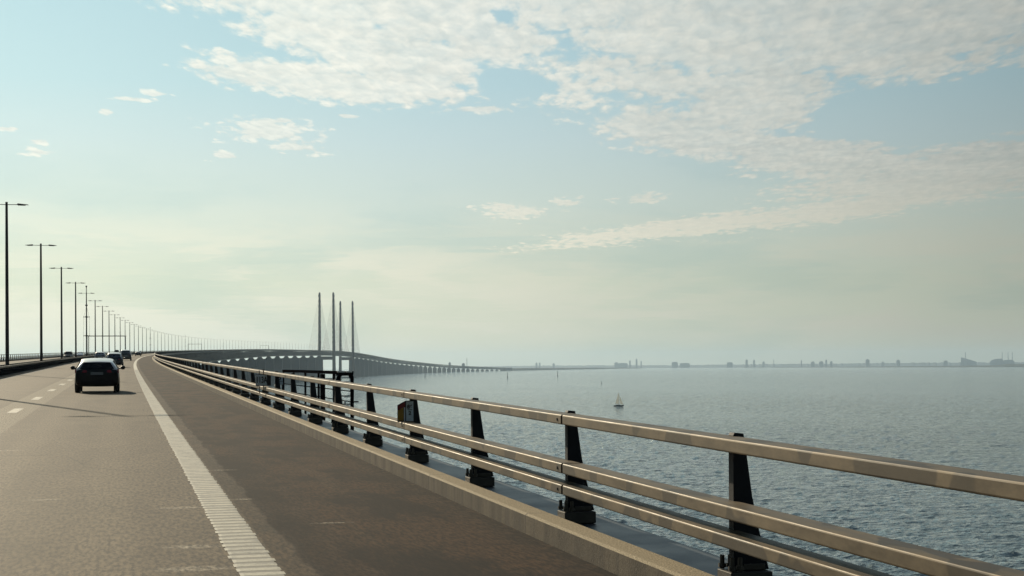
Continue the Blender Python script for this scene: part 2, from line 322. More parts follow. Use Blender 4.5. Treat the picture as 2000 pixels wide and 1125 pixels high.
# ------------------------------------------------------------------ object helpers
COL = sc.collection
def tag(o, label=None, cat=None, group=None, kind=None):
    if label: o['label'] = label
    if cat: o['category'] = cat
    if group: o['group'] = group
    if kind: o['kind'] = kind
    return o
def empty(name, loc=(0,0,0), rz=0.0):
    o = bpy.data.objects.new(name, None); COL.objects.link(o); o.location = loc; o.rotation_euler = (0,0,rz); o.empty_display_size = .5
    return o
def copy_tree(o, parent=None):
    c = o.copy(); COL.objects.link(c); c.parent = parent
    for ch in list(o.children): copy_tree(ch, c)
    return c
class MB:
    def __init__(s): s.v = []; s.f = []; s.mi = []; s.uv = []; s.sm = []
    def add(s, verts, faces, mi=0, uvs=None, smooth=False):
        o = len(s.v); s.v += [tuple(map(float, p)) for p in verts]
        for k, f in enumerate(faces):
            s.f.append(tuple(i+o for i in f)); s.mi.append(mi); s.sm.append(smooth)
            s.uv.append([uvs[i] for i in f] if uvs is not None else [(verts[i][0], verts[i][1]) for i in f])
    def box(s, c, d, M=None, mi=0, taper=1.0):
        x, y, z = c; a, b_, h = d[0]/2, d[1]/2, d[2]/2
        vs_ = [(x+i*a*(taper if k > 0 else 1), y+j*b_*(taper if k > 0 else 1), z+k*h) for k in (-1,1) for j in (-1,1) for i in (-1,1)]
        if M is not None: vs_ = [tuple(M @ Vector(p)) for p in vs_]
        s.add(vs_, [(0,2,3,1),(4,5,7,6),(0,1,5,4),(2,6,7,3),(0,4,6,2),(1,3,7,5)], mi)
    def bar(s, p, q, w, h=None, mi=0, upv=(0,0,1)):
        p = Vector(p); q = Vector(q); h = h or w; d = (q-p).normalized(); up = Vector(upv)
        if abs(d.dot(up)) > .99: up = Vector((1,0,0))
        r = d.cross(up).normalized(); u = r.cross(d).normalized(); vs_ = []
        for c in (p, q):
            for i, j in ((-1,-1),(1,-1),(1,1),(-1,1)): vs_.append(tuple(c + r*(i*w/2) + u*(j*h/2)))
        s.add(vs_, [(3,2,1,0),(4,5,6,7),(0,1,5,4),(1,2,6,5),(2,3,7,6),(3,0,4,7)], mi)
    def tube(s, pts, rad, n=8, mi=0, cap=True, smooth=True):
        pts = [Vector(p) for p in pts]; rad = rad if isinstance(rad, (list, tuple)) else [rad]*len(pts); vs_ = []
        for k, c in enumerate(pts):
            d = (pts[min(k+1, len(pts)-1)] - pts[max(k-1, 0)]).normalized(); up = Vector((0,0,1))
            if abs(d.dot(up)) > .99: up = Vector((1,0,0))
            r = d.cross(up).normalized(); u = r.cross(d)
            for i in range(n): a = 2*math.pi*i/n; vs_.append(tuple(c + (r*math.cos(a)+u*math.sin(a))*rad[k]))
        fs = [(k*n+i, k*n+(i+1)%n, (k+1)*n+(i+1)%n, (k+1)*n+i) for k in range(len(pts)-1) for i in range(n)]
        s.add(vs_, fs, mi, smooth=smooth)
        if cap: s.add(vs_[:n], [tuple(range(n))[::-1]], mi); s.add(vs_[-n:], [tuple(range(n))], mi)
    def prism(s, poly, y0, y1, mi=0, M=None):
        n = len(poly); vs_ = [(x, y0, z) for x, z in poly] + [(x, y1, z) for x, z in poly]
        if M is not None: vs_ = [tuple(M @ Vector(p)) for p in vs_]
        s.add(vs_, [tuple(range(n)), tuple(range(n, 2*n))[::-1]] + [(i, i+n, (i+1)%n+n, (i+1)%n) for i in range(n)], mi)
    def build(s, name, mats, parent=None, bevel=0.0):
        me = bpy.data.meshes.new(name); me.from_pydata(s.v, [], s.f)
        for m_ in (mats if isinstance(mats, (list, tuple)) else [mats]): me.materials.append(MATS[m_])
        me.polygons.foreach_set('material_index', s.mi); me.polygons.foreach_set('use_smooth', s.sm)
        ul = me.uv_layers.new(name='UVMap'); ul.data.foreach_set('uv', [c for f in s.uv for p in f for c in p])
        me.update()
        bm = bmesh.new(); bm.from_mesh(me); bmesh.ops.recalc_face_normals(bm, faces=bm.faces); bm.to_mesh(me); bm.free()
        o = bpy.data.objects.new(name, me); COL.objects.link(o)
        if parent is not None: o.parent = parent
        if bevel:
            bv = o.modifiers.new('bevel', 'BEVEL'); bv.width = bevel; bv.segments = 2; bv.limit_method = 'ANGLE'
        return o

# ------------------------------------------------------------------ the line of the bridge
TH0, K0, R1, THS, R2 = -.249519, 4.139e-5, 12998.7, -.0118926, 21644.3
D1 = 3640.8
KN = np.array([0,300,700,1300,2000,2700,3300,3700,4100,4600,5400,6200,7000,8000.,8900.,9900.])
KZ = np.array([32.474,35.375,39.307,45.523,53.315,60.942,65.202,67.855,68.345,65.730,55.187,45.038,34.829,24.5,17.0,12.0])
_ss = np.arange(-60, 9903, 3.0)
_th = np.minimum(np.where(_ss < 150, TH0+_ss*K0, TH0+150*K0+(_ss-150)/R1), THS)
_e = D1+790; _th = np.where(_ss > _e, THS+(_ss-_e)/R2, _th)
_X = np.concatenate([[0], np.cumsum(np.sin((_th[1:]+_th[:-1])/2)*3)]); _Y = np.concatenate([[0], np.cumsum(np.cos((_th[1:]+_th[:-1])/2)*3)])
_X -= np.interp(0, _ss, _X); _Y -= np.interp(0, _ss, _Y)
def zd(s):
    k = KZ; m_ = np.gradient(k, KN); s = np.asarray(s, float); i = np.clip(np.searchsorted(KN, s)-1, 0, len(KN)-2)
    h = KN[i+1]-KN[i]; t = (s-KN[i])/h; tt = np.clip(t, 0, 1)
    v = (2*tt**3-3*tt**2+1)*k[i]+(tt**3-2*tt**2+tt)*h*m_[i]+(-2*tt**3+3*tt**2)*k[i+1]+(tt**3-tt**2)*h*m_[i+1]
    return v + np.where(t < 0, t*h*m_[0], 0)
def P(s, off=0.0, h=0.0, zabs=None):
    th = float(np.interp(s, _ss, _th)); x = float(np.interp(s, _ss, _X))+off*math.cos(th); y = float(np.interp(s, _ss, _Y))-off*math.sin(th)
    z = (float(zd(s))+h) if zabs is None else zabs
    return Vector((x, y, z-(x*x+y*y)/(2*RE)))
def head(s): return float(np.interp(s, _ss, _th))
def FR(s, off=0.0, h=0.0, lean=True):      # local frame: x right, y along, z up
    p = P(s, off, h); return Matrix.Translation(p) @ Matrix.Rotation(-head(s), 4, 'Z')
def stations(a, b, near=2.0, grow=.012, mx=16.0):
    out = [a]
    while out[-1] < b: out.append(min(b, out[-1] + min(mx, max(near, abs(out[-1])*grow))))
    return out
def sweep(mb, prof, st, closed=True, mi=0, smooth=False, absz=False, caps=True):
    n = len(prof); vs_ = []; uvs = []; per = [0.0]
    for i in range(1, n+1):
        a, c = prof[i-1], prof[i % n]; per.append(per[-1]+math.hypot(a[0]-c[0], a[1]-c[1]))
    for s in st:
        for i, (o, h) in enumerate(prof):
            vs_.append(tuple(P(s, o, h)) if not absz else tuple(P(s, o, zabs=h))); uvs.append((o + (0 if not closed else h*.37), s))
    m_ = n if closed else n-1
    fs = [(k*n+i, k*n+(i+1) % n, (k+1)*n+(i+1) % n, (k+1)*n+i) for k in range(len(st)-1) for i in range(m_)]
    mb.add(vs_, fs, mi, uvs, smooth)
    if closed and caps:
        mb.add(vs_[:n], [tuple(range(n))], mi); mb.add(vs_[-n:], [tuple(range(n))], mi)
def rprof(o0, o1, z0, z1, r, seg=3):       # rounded rectangle
    out = []
    for cx, cz, a0 in ((o0+r, z1-r, 180), (o1-r, z1-r, 90), (o1-r, z0+r, 0), (o0+r, z0+r, -90)):
        for k in range(seg+1): a = R(a0-90*k/seg); out.append((cx+r*math.cos(a), cz+r*math.sin(a)))
    return out

END = 8850.0; SEA = .86
# ------------------------------------------------------------------ sea, islands, coast
fa = np.radians(np.linspace(-27, 27, 1000)); ca_ = np.radians(np.linspace(27, 333, 70)[1:-1]); angs = np.concatenate([fa, ca_])
rr = np.concatenate([np.linspace(5, 150, 12), 1/np.linspace(1/155, 1/2600, 620), np.geomspace(2650, 25500, 90)])
A_, R_ = np.meshgrid(angs, rr); sx_, sy_ = R_*np.sin(A_), R_*np.cos(A_)
fade = np.clip((R_-160)/60, 0, 1)*np.clip((2600-R_)/1400, 0, 1)*np.clip((math.radians(26.5)-np.abs(A_))/.03, 0, 1)
hz_ = np.zeros_like(R_); dxs = np.zeros_like(R_); dys = np.zeros_like(R_)
gust_ = 1+.28*np.sin(sx_*.011+sy_*.004+1.3*np.sin(sy_*.006))+.2*np.sin(sx_*.003-sy_*.009+2)
for k in range(72):
    lam = 1.3*(17/1.3)**(rng.random()**1.5); th_ = math.radians(205)+rng.normal()*.62; kk = 2*math.pi/lam
    amp = .0165*SEA*lam**.62*(1.0 if lam < 9 else .6); ph = rng.random()*6.28
    q = kk*(sx_*math.sin(th_)+sy_*math.cos(th_))+ph; hz_ += amp*np.sin(q); dxs += amp*math.sin(th_)*np.cos(q); dys += amp*math.cos(th_)*np.cos(q)
zz = hz_*fade*gust_-R_*R_/(2*RE)
vv = np.stack([sx_+dxs*fade, sy_+dys*fade, zz], -1).reshape(-1, 3); na, nr = len(angs), len(rr)
ii = np.arange(nr-1)[:, None]*na; jj = np.arange(na)[None, :]; j2 = (jj+1) % na
qd = np.stack([ii+jj, ii+na+jj, ii+na+j2, ii+j2], -1).reshape(-1, 4)
vv = np.concatenate([vv, [[0, 0, 0]]]); tri = np.stack([np.full(na, len(vv)-1), np.arange(na), (np.arange(na)+1) % na], -1)
me = bpy.data.meshes.new('sea'); me.vertices.add(len(vv)); me.vertices.foreach_set('co', vv.astype(np.float32).ravel())
lp = np.concatenate([qd.ravel(), tri.ravel()]); me.loops.add(len(lp)); me.loops.foreach_set('vertex_index', lp.astype(np.int32))
tot = np.concatenate([np.full(len(qd), 4), np.full(len(tri), 3)]); st_ = np.concatenate([[0], np.cumsum(tot)[:-1]])
me.polygons.add(len(tot)); me.polygons.foreach_set('loop_start', st_.astype(np.int32)); me.polygons.foreach_set('loop_total', tot.astype(np.int32))
me.polygons.foreach_set('use_smooth', np.ones(len(tot), bool)); me.update(calc_edges=True); me.validate()
me.materials.append(MATS['sea']); sea = bpy.data.objects.new('sea', me); COL.objects.link(sea); tag(sea, kind='structure')

def ground_pt(px, d, z=0.0):               # point at distance d on the bearing of photo column px, z above the sea there
    a = math.atan((px-1000)/F); x = d*math.sin(a); y = d*math.cos(a); return Vector((x, y, z-d*d/(2*RE)))
def z_of(px, py, d):                        # height above the sea of photo pixel at distance d
    a = math.atan((px-1000)/F); y = py+.0047*(px-1000); return H+d*d/(2*RE)+(710.5-y)/F*d*math.cos(a)
def px_m(px, d): return F/(d*math.cos(math.atan((px-1000)/F)))

def land(name, pts, depth, matn, rough=1.0, seed=1):
    # pts: (px, distance, crest height); a long low body of land with sloping shores
    g = np.random.default_rng(seed); mb = MB(); vs_ = []; n = 5
    xs = np.array([p[0] for p in pts]); fine = np.arange(xs[0], xs[-1]+.1, 2.5)
    for x in fine:
        d = np.interp(x, xs, [p[1] for p in pts]); h = np.interp(x, xs, [p[2] for p in pts])*(1+rough*.35*(g.random()-.5))
        for dd, hh in ((0, -1), (.06, .35), (.25, 1.0), (.7, .9), (1, -1)):
            vs_.append(tuple(ground_pt(x, d+depth*dd, h*hh if hh > 0 else -1)))
    fs = [(k*n+i, k*n+i+1, (k+1)*n+i+1, (k+1)*n+i) for k in range(len(fine)-1) for i in range(n-1)]
    mb.add(vs_, fs, 0); return tag(mb.build(name, matn), kind='structure')
land('bridgehead_island', [(985, 9000, 5), (1000, 9060, 14), (1030, 9400, 14), (1060, 9900, 13), (1150, 11500, 11), (1225, 13600, 7), (1264, 14600, 1)], 500, 'island_land', .5, 3)
land('low_island', [(1450, 16200, 1), (1500, 15600, 3), (1640, 14500, 6), (1800, 13600, 10), (1860, 13400, 12), (1945, 13200, 15), (1970, 13200, 27), (2030, 13200, 22), (2120, 13200, 15)], 900, 'island_land', .35, 4)
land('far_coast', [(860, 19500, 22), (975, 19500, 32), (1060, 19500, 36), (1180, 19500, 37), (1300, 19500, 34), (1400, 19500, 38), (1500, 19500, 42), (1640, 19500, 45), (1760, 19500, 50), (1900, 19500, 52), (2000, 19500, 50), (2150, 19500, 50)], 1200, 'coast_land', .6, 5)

# ------------------------------------------------------------------ road
ST = stations(-30, END, 2.0, .012, 16)
mb = MB(); sweep(mb, [(-8.15, 0), (3.95, 0)], ST, closed=False); tag(mb.build('road', 'asphalt'), kind='structure')
mb = MB(); sweep(mb, [(-20.6, 0), (-9.1, 0)], ST, closed=False); tag(mb.build('opposite_road', 'asphalt'), kind='structure')
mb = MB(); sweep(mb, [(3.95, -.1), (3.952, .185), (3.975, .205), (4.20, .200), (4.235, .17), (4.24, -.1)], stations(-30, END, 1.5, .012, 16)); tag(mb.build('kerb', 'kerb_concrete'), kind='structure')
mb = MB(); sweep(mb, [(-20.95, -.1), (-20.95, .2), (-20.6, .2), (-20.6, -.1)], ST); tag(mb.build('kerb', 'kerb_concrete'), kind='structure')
mb = MB(); sweep(mb, [(-9.1, -.1), (-9.1, .12), (-8.15, .12), (-8.15, -.1)], ST); tag(mb.build('median_strip', 'deck_concrete'), kind='structure')
mb = MB(); sweep(mb, [(.955, .004), (1.305, .004)], stations(-20, 3500, 2, .012, 16), closed=False); tag(mb.build('edge_line', 'road_paint'), kind='structure')
mb = MB(); sweep(mb, [(-7.68, .004), (-7.50, .004)], stations(-20, 3500, 2, .012, 16), closed=False); tag(mb.build('edge_line', 'road_paint'), kind='structure')
# raised ribs across the right edge line
mb = MB(); s = 8.0
while s < 150:
    j = random.uniform(-.012, .012); sk = .02
    q = [P(s, .945+j, .004), P(s+sk, 1.315+j, .004), P(s+sk+.18, 1.315+j, .004), P(s+.18, .945+j, .004)]
    t_ = [P(s+.01, .975+j, .0062), P(s+sk+.01, 1.285+j, .0062), P(s+sk+.17, 1.285+j, .0062), P(s+.17, .975+j, .0062)]
    uvs = [(1, s), (1.3, s), (1.3, s+.15), (1, s+.15)]*2
    mb.add(q+t_, [(4,5,6,7), (0,1,5,4), (1,2,6,5), (2,3,7,6), (3,0,4,7)], 0, uvs); s += .28
tag(mb.build('edge_line_ribs', 'road_paint_ribs'), kind='structure')
mb = MB(); s = 51.4-13*4-1.6
while s < 1500:
    if s > 44 or s < -5:
        sweep(mb, [(-3.27, .004), (-2.99, .004)], [s, s+3.6], closed=False)
    s += 12.55
tag(mb.build('lane_line', 'lane_paint'), kind='structure')

# ------------------------------------------------------------------ the bridge body
br = empty('bridge', tuple(P(0, -8.3, 0)))
tag(br, 'long grey double-deck truss bridge with concrete piers curving across the sea', 'bridge')
INV = br.matrix_basis.inverted()
def bpart(mb, name, mats, **k):
    o = mb.build(name, mats, br, **k); o.matrix_parent_inverse = Matrix.Translation(-Vector(br.location)); return o
mb = MB()
sweep(mb, [(-21.9, .03), (-21.9, -.45), (-15.6, -1.3), (-1.4, -1.3), (5.1, -.45), (5.1, .03), (4.24, .03), (4.24, -.12), (-20.95, -.12), (-20.95, .03)], ST)
bpart(mb, 'road_deck', 'deck_steel')
STL = stations(200, END, 8, .012, 16)
mb = MB(); sweep(mb, [(5.101, .02), (5.101, -.30), (5.16, -.30), (5.16, .02)], STL); sweep(mb, [(-21.96, .02), (-21.96, -.30), (-21.901, -.30), (-21.901, .02)], STL); bpart(mb, 'edge_beam', 'deck_concrete')
mb = MB()
sweep(mb, [(-15.3, -10.3), (-15.3, -11.3), (-13.9, -11.3), (-13.9, -10.3)], STL); sweep(mb, [(-2.7, -10.3), (-2.7, -11.3), (-1.3, -11.3), (-1.3, -10.3)], STL)
s = 200.0
while s < END-20:
    for o in (-14.6, -2.0):
        mb.bar(P(s, o, -1.35), P(s+10, o, -10.3), 1.0, 2.1); mb.bar(P(s+10, o, -10.3), P(s+20, o, -1.35), 1.0, 2.1)
    s += 20
bpart(mb, 'truss', 'truss_steel')
mb = MB(); sweep(mb, [(-13.88, -8.0), (-13.88, -11.0), (-2.72, -11.0), (-2.72, -8.0), (-3.0, -8.0), (-3.0, -9.9), (-13.6, -9.9), (-13.6, -8.0)], STL); bpart(mb, 'railway_deck', 'truss_steel')
PS = [D1-160, D1-301]
while PS[-1] > 330: PS.append(PS[-1]-140)
PE = [D1+490+160, D1+490+301]
while PE[-1] < END-150: PE.append(PE[-1]+140)
for s in PS[::-1]+PE:
    M = FR(s, -8.3, 0); zt = -11.3; zb = -float(zd(s))-2
    mb = MB()
    def sec(z, w, d): return [(-w/2, -d/2, z), (w/2, -d/2, z), (w/2, d/2, z), (-w/2, d/2, z)]
    lv = [sec(zb, 18.5, 5.0), sec(zt-4.0, 17.6, 4.6), sec(zt-3.8, 11.0, 4.2), sec(zt-.35, 5.4, 3.4), sec(zt, 5.4, 3.4)]
    if -zb < 20: lv = [sec(zb, 16, 4.6), sec(zt-.9, 15, 4.2), sec(zt, 9, 3.4)]
    v = [tuple(M @ Vector(p)) for l_ in lv for p in l_]; n = len(lv)
    mb.add(v, [(0,3,2,1), tuple(range(4*n-4, 4*n))] + [(k*4+i, k*4+(i+1) % 4, k*4+4+(i+1) % 4, k*4+4+i) for k in range(n-1) for i in range(4)])
    bpart(mb, 'pier', 'pier_concrete')
# abutment where the bridge runs ashore
mb = MB(); M = FR(END, -8.3, 0); mb.prism([(-20, -30), (20, -30), (14, -.5), (-14, -.5)], -5, 160, 0, M); bpart(mb, 'abutment', 'pier_concrete')

def pylon(s, label):
    root = empty('pylon', tuple(P(s, -8.3, -float(zd(s)))), -head(s)); tag(root, label, 'bridge pylon', 'pylons of the cable-stayed span')
    zdk = float(zd(s)); drop = (s*s)/(2*RE)*0
    for sx in (-1, 1):
        mb = MB(); lv = []
        for z, w, d in ((2, 8.0, 10.0), (45, 7.0, 9.0), (zdk, 6.6, 8.4), (130, 5.6, 7.0), (186, 4.6, 6.0), (200.5, 4.2, 5.6), (204, 2.6, 4.4)):
            cx = sx*16.0 + sx*(1.2*(1-z/204)); c = w*.22
            lv.append([(cx-w/2+c, -d/2, z), (cx+w/2-c, -d/2, z), (cx+w/2, -d/2+c, z), (cx+w/2, d/2-c, z), (cx+w/2-c, d/2, z), (cx-w/2+c, d/2, z), (cx-w/2, d/2-c, z), (cx-w/2, -d/2+c, z)])
        v = [p for l_ in lv for p in l_]; n = len(lv)
        mb.add(v, [tuple(range(8))[::-1], tuple(range(8*n-8, 8*n))] + [(k*8+i, k*8+(i+1) % 8, k*8+8+(i+1) % 8, k*8+8+i) for k in range(n-1) for i in range(8)])
        leg = mb.build('leg', 'pylon_concrete', root)
        for k in range(10):                        # cable anchor boxes up the shaft
            z = 196-12*k
            mb = MB(); mb.box((sx*16.3, 0, z), (4.9+.14*k, 7.4+.22*k, 5.2), taper=.94); mb.build('anchor_box', 'pylon_anchor', leg)
        for f in (-1, 1):
            for k in range(10):
                mb = MB(); top = Vector((sx*16.0, f*3.2, 196-12*k)); dist = 20*(10-k)+30
                th_ = head(s+f*dist); base = P(s+f*dist, -8.3+sx*15.3, -.2)
                base = Matrix.Rotation(head(s), 4, 'Z') @ (base-Vector(root.location))
                mb.tube([top, base], .20, 5); mb.build('stay_cable', 'cable_black', root)
    mb = MB(); mb.box((0, 0, zdk-17.0), (27.0, 6.5, 8.0)); mb.build('crossbeam', 'pylon_concrete', root)
    mb = MB(); mb.box((0, 0, 1.0), (54, 26, 6.0)); mb.build('foundation', 'pier_concrete', root)
pylon(D1, 'taller looking, left pair of slim concrete pylon legs with stay cables')
pylon(D1+490, 'shorter looking, right pair of slim concrete pylon legs with stay cables')

# ------------------------------------------------------------------ railings with three box rails
def set_world_parent(o, root): o.parent = root; o.matrix_parent_inverse = root.matrix_basis.inverted()
def mesh_frame(root, M): return root.matrix_basis.inverted() @ M
SP = 4.5; S0 = 11.05
def railing(side, off, label, s_first, n_ind, far_end):
    # off = road-side face of the rails; side = +1 when the outside is on the right
    root = empty('bridge_railing', tuple(P(max(s_first, 0), off, 0))); tag(root, label, 'railing')
    inv = Matrix.Translation(-Vector(root.location))
    a = -25 if side > 0 else 150
    for nm, z0, z1 in (('top_rail', 1.085, 1.185), ('middle_rail', .585, .690), ('lower_rail', .370, .470)):
        mb = MB(); o0, o1 = sorted((off, off+side*.22))
        if side > 0:                              # separate lengths with open joints between them
            cuts = [-25] + [15.1+9.0*k for k in range(0, 40)] + [far_end]
            for c0_, c1_ in zip(cuts[:-1], cuts[1:]): sweep(mb, rprof(o0, o1, z0, z1, .014), stations(c0_+.03, c1_-.03, 1.5, .012, 16))
            for c in cuts[1:-1]: sweep(mb, rprof(o0+.012, o1-.012, z0+.012, z1-.012, .02), [c-.04, c+.04], smooth=False, mi=1)
            for c in cuts[1:-1]:
                M_ = FR(c, off, 0); mb.tube([M_ @ Vector((-.008, .16, (z0+z1)/2)), M_ @ Vector((.01, .16, (z0+z1)/2))], .016, 6, mi=1)
        else: sweep(mb, rprof(o0, o1, z0, z1, .014), stations(a, far_end, 3, .012, 16))
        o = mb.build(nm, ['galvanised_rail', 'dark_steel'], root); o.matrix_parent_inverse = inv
    def post_mb():
        mb = MB(); f = side
        for x0, sgn in ((0, 1),):
            mb.prism([(f*.18, .16), (f*.47, .16), (f*.39, .46), (f*.335, .72), (f*.285, 1.08), (f*.265, 1.205), (f*.19, 1.212), (f*.18, 1.19)], -.05, .05)
        return mb
    def base_mb():
        mb = MB(); f = side
        mb.box((f*.29, 0, .095), (.34, .28, .12)); mb.box((f*.34, 0, .185), (.18, .14, .05))
        for dx, dy in ((.145, -.10), (.145, .10), (.21, -.10), (.21, .10)): mb.tube([(f*dx, dy, .16), (f*dx, dy, .265)], .020, 6); mb.tube([(f*dx, dy, .17), (f*dx, dy, .20)], .032, 6)
        return mb
    k = int(math.ceil((s_first-S0)/SP)); proto = None; cnt = 0; rest = MB(); pm, bmx = post_mb(), base_mb()
    while True:
        s = S0+SP*k
        if s > far_end: break
        M = FR(s, off, 0)
        if cnt < n_ind:
            if proto is None:
                proto = pm.build('post', 'dark_steel', root, bevel=.004); bp = bmx.build('base_block', 'base_plate_steel', proto, bevel=.006); o = proto
            else:
                o = proto.copy(); COL.objects.link(o); o.parent = root; c = bp.copy(); COL.objects.link(c); c.parent = o
            o.matrix_local = mesh_frame(root, M); cnt += 1
        elif s < 2600:
            for q in (pm,): rest.add([tuple(M @ Vector(p)) for p in q.v], q.f)
        k += 1
    o = rest.build('post', 'dark_steel', root); o.matrix_parent_inverse = inv; tag(o, kind='stuff')
    return root
railing(1, 4.36, 'long tan three-rail steel railing with dark posts along the right edge of the road', -3, 100, END)
railing(-1, -20.98, 'far steel railing beyond the opposite carriageway, behind the lamp posts on the left', 240, 100, END)

def barrier(off, side, label, s0, n_ind):
    root = empty('median_barrier', tuple(P(s0, off, 0))); tag(root, label, 'crash barrier', 'median barriers'); inv = Matrix.Translation(-Vector(root.location))
    for nm, z0, z1 in (('top_rail', .62, .76), ('lower_rail', .13, .50)):
        mb = MB(); o0, o1 = sorted((off, off-side*.12)); sweep(mb, rprof(o0, o1, z0, z1, .03), stations(40, END, 3, .012, 16), smooth=True)
        o = mb.build(nm, 'galvanised_rail' if nm == 'top_rail' else 'matt_black', root); o.matrix_parent_inverse = inv  # lower rail's black colour holds the shade of its side facing the camera
    pm = MB(); pm.box((-side*.16, 0, .42), (.08, .12, .62)); pm.box((-side*.14, 0, .14), (.2, .2, .04)); proto = None; rest = MB(); k = 0
    while s0+2.25*k < 2500:
        M = FR(s0+2.25*k, off, 0)
        if k < n_ind:
            if proto is None: proto = o = pm.build('post', 'dark_steel', root)
            else: o = proto.copy(); COL.objects.link(o); o.parent = root
            o.matrix_local = mesh_frame(root, M)
        else: rest.add([tuple(M @ Vector(p)) for p in pm.v], pm.f)
        k += 1
    o = rest.build('post', 'dark_steel', root); o.matrix_parent_inverse = inv; tag(o, kind='stuff')
barrier(-8.02, 1, 'low dark crash barrier nearest the left edge line, before the lamp posts', 96, 100)
barrier(-9.20, -1, 'low crash barrier beyond the lamp posts, facing the opposite carriageway', 100, 100)

# ------------------------------------------------------------------ lamp posts
LS1, LDS, LO, LH = 124.56, 47.566, -8.61, 13.0
ONES = ['', 'first', 'second', 'third', 'fourth', 'fifth', 'sixth', 'seventh', 'eighth', 'ninth', 'tenth', 'eleventh', 'twelfth', 'thirteenth', 'fourteenth', 'fifteenth', 'sixteenth', 'seventeenth', 'eighteenth', 'nineteenth']
TENS = {2: ('twentieth', 'twenty'), 3: ('thirtieth', 'thirty'), 4: ('fortieth', 'forty'), 5: ('fiftieth', 'fifty'), 6: ('sixtieth', 'sixty'), 7: ('seventieth', 'seventy')}
def ordn(n): return ONES[n] if n < 20 else (TENS[n//10][0] if n % 10 == 0 else TENS[n//10][1]+'-'+ONES[n % 10])
def make_lamp():
    root = empty('street_lamp')
    mb = MB(); mb.tube([(0,0,0), (0,0,4), (0,0,9), (0,0,LH+.15)], [.150, .135, .118, .095], 10); mb.build('pole', 'lamp_steel', root)
    mb = MB(); mb.box((0, 0, .06), (.42, .42, .10)); mb.build('base_plate', 'dark_steel', root)
    for f in (-1, 1):
        mb = MB(); mb.tube([(f*.08, 0, LH-.05), (f*1.0, 0, LH-.03)], .03, 6); a = mb.build('arm', 'lamp_steel', root)
        mb = MB()
        v = [(f*.75, -.10, LH-.06), (f*.75, .10, LH-.06), (f*.82, .16, LH+.05), (f*.82, -.16, LH+.05), (f*1.65, -.05, LH-.06), (f*1.65, .05, LH-.06), (f*1.55, .07, LH-.01), (f*1.55, -.07, LH-.01)]
        v = [(p[0], p[1], p[2]-.0) for p in v]
        mb.add(v, [(0,1,2,3), (4,5,6,7), (0,1,5,4), (1,2,6,5), (2,3,7,6), (3,0,4,7)])
        mb.box((f*1.12, 0, LH-.075), (.55, .2, .05)); mb.build('lamp_head', 'lamp_steel', a)
    return root
lamp = make_lamp(); specials = {5, 17, 27, 39, 56}
for i in range(0, 75):
    s = LS1+LDS*(i-1); o = lamp if i == 0 else copy_tree(lamp)
    o.matrix_local = FR(s, LO, .12)
    if i in specials:
        o['label'] = f'lamp post with mast and stay wires, {ordn(i)} lamp post from the left edge'
        mb = MB(); mb.tube([(0,0,LH+.1), (0,0,LH+1.3)], .07, 8); mb.tube([(0,0,LH+1.15), (0,0,LH+1.45)], [.16,.16], 8); mb.build('mast_top', 'lamp_steel', o)
        for z in (10.6, 8.3, 4.6):
            mb = MB(); mb.tube([(0,0,z-.12), (0,0,z+.12)], .24, 8)
            if z < 10:
                mb.bar((-.55,0,z), (.55,0,z), .07); mb.bar((0,-.55,z), (0,.55,z), .07)
                for q in (-.5, .5): mb.box((q, 0, z), (.16, .2, .22))
            mb.build('bracket', 'lamp_steel', o)
        for f in (-1, 1):
            mb = MB(); mb.tube([(0,0,10.5), (f*.52,0,8.3), (f*.55,0,4.6), (f*.6,0,.1)], .018, 5); mb.build('stay_wire', 'lamp_steel', o)
    elif i == 0: o['label'] = 'lamp post just outside the left edge whose long shadow crosses both lanes'
    elif i == 1: o['label'] = 'tallest and nearest double-armed lamp post, at the left edge of the photo'
    else: o['label'] = f'plain double-armed lamp post in the median, {ordn(i)} from the left edge of the photo'
    o['category'] = 'lamp post'; o['group'] = 'lamp posts along the median'

# ------------------------------------------------------------------ gantries over the opposite carriageway
def gantry(s, label):
    root = empty('gantry', tuple(P(s, -15.3, 0)), -head(s)); tag(root, label, 'gantry', 'gantries over the opposite carriageway')
    for x, w in ((-6.75, .26), (6.75, .40)):
        mb = MB(); mb.box((x, 0, 3.55), (w, w, 7.1)); mb.box((x, 0, .25), (w+.35, w+.35, .5)); mb.build('leg', 'lamp_steel', root)
    mb = MB(); mb.bar((-6.9, -.35, 7.2), (6.95, -.35, 7.2), .18, .3); mb.bar((-6.9, .35, 7.2), (6.95, .35, 7.2), .18, .3)
    for k in range(15): mb.bar((-6.8+k*.97, -.35, 7.2), (-6.3+k*.97, .35, 7.2), .08)
    mb.build('crossbeam', 'lamp_steel', root)
gantry(600, 'nearest and largest dark portal gantry among the left lamp posts')
gantry(1600, 'small middle portal gantry on the distant curve of the bridge, left of the numbered sign')
gantry(2640, 'tiny farthest portal gantry on the bridge deck, just left of the tall pylons')

# ------------------------------------------------------------------ text
def text_mesh(parent, name, txt, size, M, matn='sign_black', bold=0.0, xs=1.0):
    cu = bpy.data.curves.new('t', 'FONT'); cu.body = txt; cu.size = size; cu.extrude = .0015; cu.align_x = 'CENTER'; cu.align_y = 'CENTER'; cu.offset = bold
    ob_ = bpy.data.objects.new('t', cu); COL.objects.link(ob_); dg = bpy.context.evaluated_depsgraph_get()
    me = bpy.data.meshes.new_from_object(ob_.evaluated_get(dg)); bpy.data.objects.remove(ob_); me.materials.clear(); me.materials.append(MATS[matn])
    o = bpy.data.objects.new(name, me); COL.objects.link(o); o.parent = parent
    o.matrix_local = M @ Matrix.Diagonal((xs, 1, 1, 1)); return o
UP = Matrix.Rotation(R(90), 4, 'X')        # text standing up, read from -Y

